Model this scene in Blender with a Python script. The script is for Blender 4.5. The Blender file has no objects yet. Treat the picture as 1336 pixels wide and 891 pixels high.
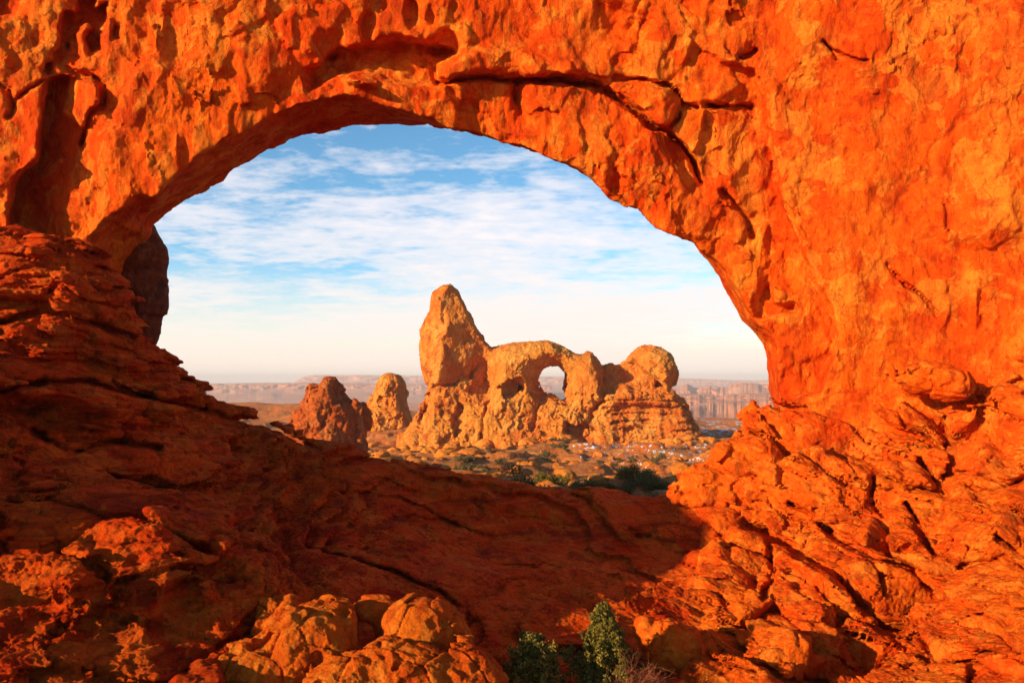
import bpy, math, random
import numpy as np
from concurrent.futures import ThreadPoolExecutor
R = math.radians
SC = bpy.context.scene
F = 900.0; CX = 668.0; HY = 495.0          # focal length in photo pixels, principal column, horizon row

# ------------------------------------------------------------------ camera, sky, sun, exposure
cam_d = bpy.data.cameras.new('camera'); cam = bpy.data.objects.new('camera', cam_d)
SC.collection.objects.link(cam); SC.camera = cam
cam.location = (0, 0, 0); cam.rotation_euler = (R(90), 0, 0)
cam_d.sensor_width = 36; cam_d.lens = 36 * F / 1336.0
cam_d.shift_y = (HY - 445.5) / 1336.0
cam_d.clip_start = 0.1; cam_d.clip_end = 120000

SUN_AZ = 57.0      # degrees to the viewer's left of straight behind
SUN_EL = 16.0
to_sun = (-math.sin(R(SUN_AZ)) * math.cos(R(SUN_EL)), -math.cos(R(SUN_AZ)) * math.cos(R(SUN_EL)), math.sin(R(SUN_EL)))
w = bpy.data.worlds.new('World'); SC.world = w; w.use_nodes = True
wt = w.node_tree; wt.nodes.clear()
def wn(t, **k):
    n = wt.nodes.new(t)
    for a, b in k.items(): setattr(n, a, b)
    return n
sky = wn('ShaderNodeTexSky', sky_type='NISHITA', sun_disc=False)
sky.sun_elevation = R(SUN_EL); sky.sun_rotation = math.atan2(to_sun[0], to_sun[1])
sky.altitude = 1500; sky.air_density = 1.0; sky.dust_density = 0.6; sky.ozone_density = 3.0
def wmath(op, a, b=None, clamp=False):
    n = wn('ShaderNodeMath', operation=op, use_clamp=clamp)
    for i, v in enumerate((a, b)):
        if v is None: continue
        if isinstance(v, (int, float)): n.inputs[i].default_value = v
        else: wt.links.new(v, n.inputs[i])
    return n.outputs[0]
def wmix(f, a, b, bt='MIX'):
    n = wn('ShaderNodeMix', data_type='RGBA', blend_type=bt)
    for i, v in ((0, f), (6, a), (7, b)):
        if isinstance(v, (int, float)): n.inputs[i].default_value = v
        elif isinstance(v, tuple): n.inputs[i].default_value = v
        else: wt.links.new(v, n.inputs[i])
    return n.outputs[2]
def wramp(x, pts):
    n = wn('ShaderNodeValToRGB'); cr = n.color_ramp
    while len(cr.elements) < len(pts): cr.elements.new(0.5)
    for e, (p, c) in zip(cr.elements, pts): e.position = p; e.color = (c, c, c, 1)
    wt.links.new(x, n.inputs[0]); return n.outputs[0]
tc = wn('ShaderNodeTexCoord'); sep = wn('ShaderNodeSeparateXYZ'); wt.links.new(tc.outputs['Generated'], sep.inputs[0])
zz = wmath('MAXIMUM', sep.outputs[2], 0.012)
zc = wmath('ADD', zz, 0.11)
u_ = wmath('DIVIDE', sep.outputs[0], zc); v_ = wmath('DIVIDE', sep.outputs[1], zc)
comb = wn('ShaderNodeCombineXYZ'); wt.links.new(u_, comb.inputs[0]); wt.links.new(v_, comb.inputs[1])
def wnoise(scale, detail, rough, dist=0.0, off=(0, 0, 0), sc=(1, 1, 1)):
    mp = wn('ShaderNodeMapping'); mp.inputs['Location'].default_value = off; mp.inputs['Scale'].default_value = sc
    wt.links.new(comb.outputs[0], mp.inputs[0])
    n = wn('ShaderNodeTexNoise'); n.inputs['Scale'].default_value = scale; n.inputs['Detail'].default_value = detail
    n.inputs['Roughness'].default_value = rough; n.inputs['Distortion'].default_value = dist
    wt.links.new(mp.outputs[0], n.inputs['Vector']); return n.outputs['Fac']
big = wnoise(0.42, 3, 0.5, 0.3, (3.3, 1.7, 0), (0.9, 1.2, 1))
mid = wnoise(3.2, 6, 0.6, 0.35, (0.4, 7.1, 2), (0.85, 1.15, 1))
fin = wnoise(11.0, 6, 0.62, 0.2, (5.4, 2.1, 4), (0.8, 1.2, 1))
cl = wmath('ADD', wmath('MULTIPLY', big, 1.15), wmath('ADD', wmath('MULTIPLY', mid, 0.75), wmath('MULTIPLY', fin, 0.42)))
low = wmath('MULTIPLY', wramp(sep.outputs[2], [(0.0, 1.0), (0.30, 0.0)]), 0.17)
cl = wmath('ADD', cl, low)
west = wramp(sep.outputs[1], [(0.25, 0.0), (0.65, 1.0)])      # the cloud field lies over the western half of the sky only
mask = wmath('MULTIPLY', west, wramp(wmath('MULTIPLY', cl, 0.5), [(0.545, 0.0), (0.63, 0.62), (0.73, 0.96)]))
hsv = wn('ShaderNodeHueSaturation'); hsv.inputs['Saturation'].default_value = 1.08; hsv.inputs['Value'].default_value = 1.0
wt.links.new(wmix(1.0, sky.outputs[0], wmix(west, (1, 1, 1, 1), (1.16, 1.36, 1.24, 1)), 'MULTIPLY'), hsv.inputs['Color'])
hz = wmath('MULTIPLY', west, wramp(sep.outputs[2], [(0.0, 1.0), (0.035, 0.92), (0.16, 0.0)]))
CLOUD = (6.0, 5.6, 5.7, 1); WARM = (6.3, 5.35, 4.35, 1)
c1 = wmix(hz, hsv.outputs[0], WARM)
ccol = wmix(wramp(sep.outputs[2], [(0.02, 1.0), (0.22, 0.0)]), CLOUD, (6.15, 5.4, 4.85, 1))
c2 = wmix(mask, c1, ccol)
bg = wn('ShaderNodeBackground'); bg.inputs['Strength'].default_value = 0.11
wt.links.new(c2, bg.inputs['Color']); wo = wn('ShaderNodeOutputWorld'); wt.links.new(bg.outputs[0], wo.inputs['Surface'])

sl = bpy.data.lights.new('sun', 'SUN'); sl.energy = 5.0; sl.angle = R(0.5); sl.color = (1.0, 0.74, 0.42)
so = bpy.data.objects.new('sun', sl); SC.collection.objects.link(so)
from mathutils import Vector
so.rotation_euler = Vector(to_sun).to_track_quat('Z', 'Y').to_euler()
SC.view_settings.view_transform = 'Standard'; SC.view_settings.look = 'None'
SC.view_settings.exposure = 0.68; SC.view_settings.gamma = 1.0
SC.cycles.max_bounces = 6; SC.cycles.diffuse_bounces = 5; SC.cycles.volume_bounces = 0
SC.cycles.caustics_reflective = False; SC.cycles.caustics_refractive = False

# ------------------------------------------------------------------ numeric helpers
f32 = np.float32
rs = np.random.RandomState(7)
_G = rs.normal(size=(64 * 64 * 64, 3)).astype(f32); _G /= np.linalg.norm(_G, axis=1)[:, None]
_J = rs.rand(32 * 32 * 32, 4).astype(f32)
def gnoise(p):
    fl = np.floor(p); i = fl.astype(np.int32); f = (p - fl).astype(f32)
    u = f * f * f * (f * (f * 6 - 15) + 10)
    i &= 63; j = (i + 1) & 63
    X = (i[:, 0], j[:, 0]); Y = (i[:, 1] * 64, j[:, 1] * 64); Z = (i[:, 2] * 4096, j[:, 2] * 4096)
    def c(a, b, d):
        g = _G[X[a] + Y[b] + Z[d]]
        return g[:, 0] * (f[:, 0] - a) + g[:, 1] * (f[:, 1] - b) + g[:, 2] * (f[:, 2] - d)
    ux, uy, uz = u[:, 0], u[:, 1], u[:, 2]
    a = c(0, 0, 0); a += ux * (c(1, 0, 0) - a); b = c(0, 1, 0); b += ux * (c(1, 1, 0) - b); a += uy * (b - a)
    d = c(0, 0, 1); d += ux * (c(1, 0, 1) - d); e = c(0, 1, 1); e += ux * (c(1, 1, 1) - e); d += uy * (e - d)
    return a + uz * (d - a)
_M = np.array([[0.80, 0.36, -0.48], [-0.6, 0.48, -0.64], [0.0, 0.8, 0.6]], f32)
def fbm(p, freq, octs=4, gain=0.5, seed=0.0, sc=(1, 1, 1), ridge=False, lac=2.03):
    q = (p * (np.array(sc, f32) * f32(freq)) + f32(seed * 13.7)).astype(f32)
    s = 0; a = 1.0; tot = 0
    for k in range(octs):
        n = gnoise(q) * 1.6
        if ridge: n = 1 - 2 * np.abs(n)
        s = s + a * n; tot += a; a *= gain
        q = (q @ _M.T) * f32(lac) + f32(3.1)
    return s / tot
def voronoi(p, freq, seed=0.0, sc=(1, 1, 1), jit=0.9):
    q = (p * (np.array(sc, f32) * f32(freq)) + f32(seed * 7.3)).astype(f32)
    fl = np.floor(q); i = fl.astype(np.int32); f = q - fl
    d1 = np.full(len(q), 9, f32); d2 = np.full(len(q), 9, f32); cid = np.zeros(len(q), f32)
    for dx in (-1, 0, 1):
        for dy in (-1, 0, 1):
            for dz in (-1, 0, 1):
                k = ((i[:, 0] + dx) & 31) + ((i[:, 1] + dy) & 31) * 32 + ((i[:, 2] + dz) & 31) * 1024
                J = _J[k]
                d = np.sqrt((J[:, 0] * jit + dx - f[:, 0]) ** 2 + (J[:, 1] * jit + dy - f[:, 1]) ** 2 + (J[:, 2] * jit + dz - f[:, 2]) ** 2)
                nr = d < d1
                d2 = np.where(nr, d1, np.minimum(d2, d)); cid = np.where(nr, J[:, 3], cid); d1 = np.where(nr, d, d1)
    return d1, d2, cid
def sstep(a, b, x):
    t = np.clip((x - a) / (b - a), 0, 1); return t * t * (3 - 2 * t)
def smax(a, b, k):
    h = np.clip(0.5 + 0.5 * (a - b) / k, 0, 1); return b * (1 - h) + a * h + k * h * (1 - h)
def smin(a, b, k): return -smax(-a, -b, k)
def par(fn, P, chunk=60000):
    n = len(P)
    if n <= chunk: return fn(P)
    with ThreadPoolExecutor(4) as ex:
        return np.concatenate(list(ex.map(lambda s: fn(P[s:s + chunk]), range(0, n, chunk))))
def W3(px, py, d): return ((px - CX) * d / F, d, (HY - py) * d / F)
def proj(p): return CX + F * p[:, 0] / p[:, 1], HY - F * p[:, 2] / p[:, 1]

# raster in photo-pixel coordinates used to lay out traced outlines
RX0, RY0, RS, RW, RH = -300.0, -300.0, 2.0, 970, 760
_gx, _gy = np.meshgrid(RX0 + RS * np.arange(RW), RY0 + RS * np.arange(RH))
def sd_poly(pts, gx=None, gy=None):
    gx = _gx if gx is None else gx; gy = _gy if gy is None else gy
    d = np.full(gx.shape, 1e9); ins = np.zeros(gx.shape, bool); n = len(pts)
    for k in range(n):
        (ax, ay), (bx, by) = pts[k], pts[(k + 1) % n]
        ex, ey = bx - ax, by - ay
        t = np.clip(((gx - ax) * ex + (gy - ay) * ey) / max(ex * ex + ey * ey, 1e-9), 0, 1)
        d = np.minimum(d, (gx - ax - t * ex) ** 2 + (gy - ay - t * ey) ** 2)
        if ey != 0: ins ^= ((ay > gy) != (by > gy)) & (gx < ex * (gy - ay) / ey + ax)
    d = np.sqrt(d); return np.where(ins, -d, d).astype(f32)
def d_line(pts):
    d = np.full(_gx.shape, 1e9)
    for (ax, ay), (bx, by) in zip(pts[:-1], pts[1:]):
        ex, ey = bx - ax, by - ay
        t = np.clip(((_gx - ax) * ex + (_gy - ay) * ey) / max(ex * ex + ey * ey, 1e-9), 0, 1)
        d = np.minimum(d, (_gx - ax - t * ex) ** 2 + (_gy - ay - t * ey) ** 2)
    return np.sqrt(d).astype(f32)
def bil(img, fx, fy):
    h, w_ = img.shape
    fx = np.clip(fx, 0, w_ - 1.001); fy = np.clip(fy, 0, h - 1.001)
    i = fx.astype(np.int32); j = fy.astype(np.int32); a = (fx - i).astype(f32); b = (fy - j).astype(f32)
    fl = img.ravel(); k = j * w_ + i
    return (fl[k] * (1 - a) + fl[k + 1] * a) * (1 - b) + (fl[k + w_] * (1 - a) + fl[k + w_ + 1] * a) * b
def samp(img, px, py): return bil(img, (px - RX0) / RS, (py - RY0) / RS)
def tps(P, V, lam=0.02):
    P = np.asarray(P, float); V = np.asarray(V, float); n = len(P)
    def K(A, B):
        r2 = ((A[:, None] - B[None]) ** 2).sum(-1); return 0.5 * r2 * np.log(r2 + 1e-9)
    A = np.zeros((n + 3, n + 3)); A[:n, :n] = K(P, P) + lam * np.eye(n)
    A[:n, n] = 1; A[:n, n + 1:] = P; A[n, :n] = 1; A[n + 1:, :n] = P.T
    c = np.linalg.solve(A, np.r_[V, 0, 0, 0])
    def ev(Q):
        Q = np.asarray(Q, float); out = np.empty(len(Q))
        for s in range(0, len(Q), 40000):
            q = Q[s:s + 40000]; out[s:s + 40000] = K(q, P) @ c[:n] + c[n] + q @ c[n + 1:]
        return out
    return ev

# ------------------------------------------------------------------ objects and meshes
def tag(o, label=None, cat=None, group=None, kind=None):
    if label: o['label'] = label
    if cat: o['category'] = cat
    if group: o['group'] = group
    if kind: o['kind'] = kind
    return o
def empty(name, loc=(0, 0, 0)):
    o = bpy.data.objects.new(name, None); SC.collection.objects.link(o); o.location = loc; return o
def mk_mesh(name, V, faces, mat, parent=None, smooth=True, origin=None):
    """faces: int array (n,3)/(n,4). With an origin (or a parent Empty) the vertices are stored relative to it."""
    V = np.asarray(V, f32)
    if parent is not None and origin is None: V = V - np.array(parent.location, f32)
    if origin is not None: V = V - np.array(origin, f32)
    me = bpy.data.meshes.new(name); n, k = faces.shape
    me.vertices.add(len(V)); me.vertices.foreach_set('co', V.ravel())
    me.loops.add(n * k); me.loops.foreach_set('vertex_index', faces.astype(np.int32).ravel())
    me.polygons.add(n); me.polygons.foreach_set('loop_start', np.arange(0, n * k, k, dtype=np.int32))
    me.polygons.foreach_set('loop_total', np.full(n, k, np.int32))
    me.polygons.foreach_set('use_smooth', np.full(n, smooth, bool))
    me.update(calc_edges=True); me.materials.append(mat)
    o = bpy.data.objects.new(name, me); SC.collection.objects.link(o)
    if origin is not None: o.location = origin
    if parent is not None: o.parent = parent
    return o
def compact(V, Fc):
    used = np.zeros(len(V), bool); used[Fc.ravel()] = True
    m = np.cumsum(used) - 1; return V[used], m[Fc]
def vnormals(V, Fc):
    a, b, c = V[Fc[:, 0]], V[Fc[:, 1]], V[Fc[:, 2]]
    n = np.cross(b - a, c - a)
    if Fc.shape[1] == 4: n = np.cross(c - a, V[Fc[:, 3]] - b)
    out = np.zeros((len(V), 3))
    for k in range(Fc.shape[1]):
        for ax in range(3): out[:, ax] += np.bincount(Fc[:, k], n[:, ax], len(V))
    return (out / (np.linalg.norm(out, axis=1)[:, None] + 1e-20)).astype(f32)
def subdivide(V, Fc):
    n = len(V); E = np.stack([Fc, np.roll(Fc, -1, 1)], -1).reshape(-1, 2); E.sort(axis=1)
    key = E[:, 0].astype(np.int64) * n + E[:, 1]
    uk, inv = np.unique(key, return_inverse=True)
    ue = np.stack([uk // n, uk % n], 1)
    em = (V[ue[:, 0]] + V[ue[:, 1]]) / 2; fc = V[Fc].mean(1)
    inv = inv.reshape(-1, 4) + n; ci = np.arange(len(Fc)) + n + len(em)
    q = [np.stack([Fc[:, k], inv[:, k], ci, inv[:, k - 1]], 1) for k in range(4)]
    return np.concatenate([V, em, fc]).astype(f32), np.concatenate(q)

def nets(field, pxr, pyr, dr, step, lip=1.6):
    """Dual contouring (surface nets) of field(world points)<0 on a lattice whose spacing grows with distance."""
    h = step / F
    o = np.array([(pxr[0] - CX) / F, (HY - pyr[1]) / F, math.log(dr[0])]); e = np.array([(pxr[1] - CX) / F, (HY - pyr[0]) / F, math.log(dr[1])])
    nb = np.maximum(1, np.ceil((e - o) / (8 * h)).astype(int))
    def world(L):
        y = np.exp(L[:, 2]); return np.stack([L[:, 0] * y, y, L[:, 1] * y], 1).astype(f32)
    B = np.stack(np.meshgrid(*[np.arange(k) for k in nb], indexing='ij'), -1).reshape(-1, 3)
    cen = o + (B + 0.5) * 8 * h; Pc = world(cen)
    fv = par(field, Pc); act = np.abs(fv) < lip * 0.6 * 8 * h * Pc[:, 1]
    B = B[act]
    loc = np.stack(np.meshgrid(*[np.arange(9)] * 3, indexing='ij'), -1).reshape(-1, 3)
    NN = nb * 8 + 1
    vk, vp, qd = [], [], []
    def ck(c): return (c[:, 0].astype(np.int64) * NN[1] + c[:, 1]) * NN[2] + c[:, 2]
    def run(Bs):
        m = len(Bs); I = (Bs[:, None] * 8 + loc[None]).reshape(-1, 3)
        S = field(world(o + I * h)).reshape(m, 9, 9, 9)
        ins = S < 0
        tot = sum(ins[:, a:a + 8, b:b + 8, c:c + 8].astype(np.int8) for a in (0, 1) for b in (0, 1) for c in (0, 1))
        bi, ci, cj, ckk = np.nonzero((tot > 0) & (tot < 8))
        base = np.stack([ci, cj, ckk], 1); acc = np.zeros((len(bi), 3)); cnt = np.zeros(len(bi))
        for ax in range(3):
            for a in (0, 1):
                for b in (0, 1):
                    off = np.zeros(3, int); oth = [k for k in range(3) if k != ax]; off[oth[0]] = a; off[oth[1]] = b
                    off2 = off.copy(); off2[ax] = 1
                    s0 = S[bi, ci + off[0], cj + off[1], ckk + off[2]]; s1 = S[bi, ci + off2[0], cj + off2[1], ckk + off2[2]]
                    cr = (s0 < 0) != (s1 < 0); t = np.where(cr, s0 / np.where(cr, s0 - s1, 1), 0)
                    pt = off[None] + np.zeros((len(bi), 3)); pt[:, ax] = t
                    acc += pt * cr[:, None]; cnt += cr
        pos = acc / cnt[:, None] + base + Bs[bi] * 8
        keys = ck(base + Bs[bi] * 8); quads = []
        fr = []                                                  # neighbours the surface runs on into
        for ax in range(3):
            for side, dl in ((0, -1), (8, 1)):
                fs = np.take(ins, side, axis=ax + 1).reshape(m, -1); mx = fs.any(1) & ~fs.all(1)
                nbk = Bs[mx].copy(); nbk[:, ax] += dl; fr.append(nbk)
        fr = np.concatenate(fr)
        for ax in range(3):
            s0 = ins[:, :8, :8, :8]
            sl_ = [slice(0, 8)] * 3; sl_[ax] = slice(1, 9); s1 = ins[(slice(None),) + tuple(sl_)]
            b_, i_, j_, k_ = np.nonzero(s0 != s1)
            g = np.stack([i_, j_, k_], 1) + Bs[b_] * 8; a, b = (ax + 1) % 3, (ax + 2) % 3
            da = np.zeros(3, int); da[a] = 1; db = np.zeros(3, int); db[b] = 1
            ok = (g[:, a] > 0) & (g[:, b] > 0); g = g[ok]; flip = s0[b_, i_, j_, k_][ok]
            q = np.stack([ck(g - da - db), ck(g - db), ck(g), ck(g - da)], 1)
            q[~flip] = q[~flip][:, ::-1]; quads.append(q)
        return keys, world(o + pos * h), np.concatenate(quads), fr
    done = np.zeros(nb, bool); done[tuple(B.T)] = True
    with ThreadPoolExecutor(4) as ex:
        while len(B):
            fr = []
            for kk, pp, qq, ff in ex.map(lambda s, B=B: run(B[s:s + 80]), range(0, len(B), 80)):
                vk.append(kk); vp.append(pp); qd.append(qq); fr.append(ff)
            fr = np.concatenate(fr); fr = fr[((fr >= 0) & (fr < nb)).all(1)]
            fr = fr[~done[tuple(fr.T)]]; B = np.unique(fr, axis=0) if len(fr) else fr
            if len(B): done[tuple(B.T)] = True
    vk = np.concatenate(vk); vp = np.concatenate(vp); qd = np.concatenate(qd)
    od = np.argsort(vk); vk = vk[od]; vp = vp[od]
    ix = np.searchsorted(vk, qd); ix = np.minimum(ix, len(vk) - 1); ok = (vk[ix] == qd).all(1); ix = ix[ok]
    # lattice axes (u, v, log y) -> (x, z, y) is left-handed, so flip the winding
    ix = ix[:, ::-1]
    lab = np.arange(len(vp)); a, b = np.concatenate([ix[:, 0], ix[:, 2]]), np.concatenate([ix[:, 2], ix[:, 1]]); a2, b2 = ix[:, 3], ix[:, 0]
    a = np.concatenate([a, a2]); b = np.concatenate([b, b2])
    for _ in range(200):                                         # label connected pieces, drop loose crumbs
        m = np.minimum(lab[a], lab[b]); new = lab.copy(); np.minimum.at(new, lab[a], m); np.minimum.at(new, lab[b], m); np.minimum.at(new, a, m); np.minimum.at(new, b, m)
        new = new[new]; new = new[new]
        if (new == lab).all(): break
        lab = new
    cnt = np.bincount(lab, minlength=len(vp)); return compact(vp, ix[cnt[lab[ix[:, 0]]] > 0.04 * len(vp)])

def grid_faces(nr, nc):
    a = (np.arange(nr - 1)[:, None] * nc + np.arange(nc - 1)[None]).ravel(); return np.stack([a, a + 1, a + nc + 1, a + nc], 1)

# ------------------------------------------------------------------ materials
def new_mat(name):
    m = bpy.data.materials.new(name); m.use_nodes = True; nt = m.node_tree; nt.nodes.clear()
    out = nt.nodes.new('ShaderNodeOutputMaterial'); b = nt.nodes.new('ShaderNodeBsdfPrincipled')
    nt.links.new(b.outputs[0], out.inputs[0]); return m, nt, b
class NB:
    def __init__(s, nt): s.nt = nt
    def n(s, t, **k):
        x = s.nt.nodes.new(t)
        for a, b in k.items(): setattr(x, a, b)
        return x
    def set(s, sock, v):
        if isinstance(v, (int, float, tuple)): sock.default_value = v
        else: s.nt.links.new(v, sock)
    def math(s, op, a, b=0.0, clamp=False):
        x = s.n('ShaderNodeMath', operation=op, use_clamp=clamp); s.set(x.inputs[0], a); s.set(x.inputs[1], b); return x.outputs[0]
    def mix(s, f, a, b, bt='MIX'):
        x = s.n('ShaderNodeMix', data_type='RGBA', blend_type=bt)
        for i, v in ((0, f), (6, a), (7, b)): s.set(x.inputs[i], v)
        return x.outputs[2]
    def ramp(s, x, p0, p1, a=0.0, b=1.0):
        r = s.n('ShaderNodeMapRange'); s.set(r.inputs[0], x); r.inputs[1].default_value = p0; r.inputs[2].default_value = p1
        r.inputs[3].default_value = a; r.inputs[4].default_value = b; r.clamp = True; return r.outputs[0]
    def noise(s, scale, detail=5, rough=0.55, sc=(1, 1, 1), rot=(0, 0, 0), dist=0.0):
        tc = s.n('ShaderNodeTexCoord'); mp = s.n('ShaderNodeMapping'); mp.inputs['Scale'].default_value = sc; mp.inputs['Rotation'].default_value = rot
        s.nt.links.new(tc.outputs['Object'], mp.inputs[0]); x = s.n('ShaderNodeTexNoise')
        x.inputs['Scale'].default_value = scale; x.inputs['Detail'].default_value = detail; x.inputs['Roughness'].default_value = rough; x.inputs['Distortion'].default_value = dist
        s.nt.links.new(mp.outputs[0], x.inputs['Vector']); return x.outputs['Fac']
    def vor(s, scale, feat='DISTANCE_TO_EDGE', sc=(1, 1, 1), rot=(0, 0, 0), warp=0.0):
        tc = s.n('ShaderNodeTexCoord'); mp = s.n('ShaderNodeMapping'); mp.inputs['Scale'].default_value = sc; mp.inputs['Rotation'].default_value = rot
        s.nt.links.new(tc.outputs['Object'], mp.inputs[0]); v = mp.outputs[0]
        if warp:
            nz = s.n('ShaderNodeTexNoise'); nz.inputs['Scale'].default_value = scale * 1.3; nz.inputs['Detail'].default_value = 4
            s.nt.links.new(v, nz.inputs['Vector']); vm = s.n('ShaderNodeVectorMath', operation='MULTIPLY_ADD')
            s.nt.links.new(nz.outputs['Color'], vm.inputs[0]); vm.inputs[1].default_value = (warp,) * 3; s.nt.links.new(v, vm.inputs[2]); v = vm.outputs[0]
        x = s.n('ShaderNodeTexVoronoi', feature=feat); x.inputs['Scale'].default_value = scale
        s.nt.links.new(v, x.inputs['Vector']); return x.outputs['Distance']
    def bump(s, hgt, strength, dist, nrm=None):
        x = s.n('ShaderNodeBump'); x.inputs['Strength'].default_value = strength; x.inputs['Distance'].default_value = dist
        s.nt.links.new(hgt, x.inputs['Height'])
        if nrm is not None: s.nt.links.new(nrm, x.inputs['Normal'])
        return x.outputs[0]

def rock_mat(name, base, red, pale, dark, k=1.0, bsc=(1, 1, 1), strata=0.0, rot=(0, 0, 0), varnish=0.35, bump=1.0, streak=0.0, cracks=0.5, lichen=0.0):
    """k: feature frequency (1 = metre-sized patches)."""
    m, nt, b = new_mat(name); q = NB(nt)
    n1 = q.noise(0.22 * k, 5, 0.6, dist=0.6); n2 = q.noise(1.6 * k, 6, 0.62, dist=0.4); n3 = q.noise(9 * k, 5, 0.65)
    c = q.mix(q.ramp(n1, 0.38, 0.64), base + (1,), red + (1,))
    c = q.mix(q.ramp(n2, 0.50, 0.74, 0, 0.75), c, pale + (1,))
    if strata:
        s1 = q.noise(1.0 * k, 6, 0.65, sc=(0.12, 0.12, 2.6), rot=rot, dist=0.5)
        c = q.mix(q.ramp(s1, 0.52, 0.66, 0, strata), c, pale + (1,))
        c = q.mix(q.ramp(s1, 0.47, 0.36, 0, strata), c, dark + (1,))
    if streak:
        st = q.noise(0.9 * k, 5, 0.6, sc=(1.0, 1.0, 0.10), dist=0.3)
        c = q.mix(q.ramp(st, 0.50, 0.68, 0, streak), c, red + (1,))
        c = q.mix(q.ramp(st, 0.46, 0.30, 0, streak * 0.7), c, pale + (1,))
    nv = q.noise(0.8 * k, 7, 0.7, dist=0.8)
    c = q.mix(q.ramp(nv, 0.52, 0.64, 0, varnish), c, dark + (1,))
    c = q.mix(q.ramp(q.noise(0.35 * k, 8, 0.68, sc=(1, 1, 0.7), dist=1.2), 0.50, 0.62, 0, varnish * 0.9), c, tuple(0.5 * (a_ + b_) for a_, b_ in zip(red, dark)) + (1,))
    sp = q.noise(0.55 * k, 7, 0.62, sc=(1, 1, 0.8), dist=0.9); sp2 = q.noise(1.3 * k, 7, 0.65, sc=(1, 1, 0.7), rot=(0.4, 0.3, 0.2), dist=0.6)
    c = q.mix(q.ramp(sp, 0.545, 0.56, 0, 0.38), c, pale + (1,)); c = q.mix(q.ramp(sp2, 0.435, 0.42, 0, 0.50), c, dark + (1,))
    c = q.mix(q.ramp(q.vor(1.5 * k, warp=0.9), 0.02, 0.0, 0, 0.55), c, dark + (1,))
    c = q.mix(q.ramp(n3, 0.35, 0.7, 0, 0.38), c, dark + (1,))
    if lichen:
        l1 = q.noise(0.5 * k, 4, 0.6); l2 = q.noise(7 * k, 5, 0.75)
        c = q.mix(q.math('MULTIPLY', q.ramp(l1, 0.5, 0.62), q.ramp(l2, 0.54, 0.60, 0, lichen)), c, (0.03, 0.012, 0.008, 1))
    q.set(b.inputs['Base Color'], c); b.inputs['Roughness'].default_value = 0.85
    b.inputs['Specular IOR Level'].default_value = 0.04
    h1 = q.noise(2.2 * k, 9, 0.66, sc=bsc, rot=rot, dist=0.2)
    nr = q.bump(h1, 0.9 * bump, 0.35 / k)
    if cracks:
        cr = q.vor(1.1 * k, warp=0.55); crm = q.math('MULTIPLY', q.ramp(cr, 0.0, 0.045, 1.0, 0.0), q.ramp(q.noise(0.7 * k, 3), 0.5, 0.6))
        nr = q.bump(q.math('SUBTRACT', 1.0, crm), cracks, 0.12 / k, nr)
    h2 = q.noise(9 * k, 7, 0.8); nr = q.bump(h2, 1.0 * bump, 0.07 / k, nr)
    nr = q.bump(q.ramp(sp, 0.55, 0.565), 0.8 * bump, 0.06 / k, nr)
    nt.links.new(nr, b.inputs['Normal']); return m

ORANGE = (0.78, 0.130, 0.005); REDC = (0.70, 0.055, 0.002); PALE = (0.88, 0.33, 0.030); DARK = (0.36, 0.022, 0.003)
M_wall = rock_mat('arch_sandstone', ORANGE, REDC, PALE, DARK, k=0.8, streak=0.6, varnish=0.65, cracks=0.22, bsc=(1.0, 1.0, 0.38), bump=0.68)
M_bed = rock_mat('bedded_sandstone', (0.82, 0.095, 0.004), (0.72, 0.045, 0.002), (0.90, 0.20, 0.016), (0.20, 0.012, 0.003), k=1.2, strata=0.65, rot=(R(5), R(-14), 0), varnish=0.4, cracks=0.2, lichen=0.8, bsc=(0.45, 0.45, 2.2))
M_block = rock_mat('blocky_sandstone', (0.78, 0.135, 0.006), (0.68, 0.060, 0.003), (0.86, 0.27, 0.025), (0.30, 0.020, 0.003), k=1.3, strata=0.15, rot=(0, R(-20), 0), varnish=0.25, cracks=0.3, bump=0.7)
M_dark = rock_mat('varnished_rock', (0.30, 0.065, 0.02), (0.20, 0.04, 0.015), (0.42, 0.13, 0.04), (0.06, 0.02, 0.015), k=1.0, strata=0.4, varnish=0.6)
M_far = rock_mat('turret_sandstone', (0.82, 0.31, 0.045), (0.70, 0.17, 0.022), (0.92, 0.48, 0.10), (0.42, 0.075, 0.015), k=0.16, varnish=0.2, cracks=0.3, bump=1.0)
M_spire = rock_mat('red_spire_rock', (0.70, 0.16, 0.03), (0.58, 0.09, 0.016), (0.84, 0.30, 0.07), (0.32, 0.05, 0.012), k=0.2, varnish=0.4, cracks=0.3, bump=1.3)
M_bould = rock_mat('boulder_sandstone', (0.74, 0.17, 0.010), (0.62, 0.08, 0.005), (0.84, 0.30, 0.03), DARK, k=1.8, varnish=0.35, cracks=0.2)

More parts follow.
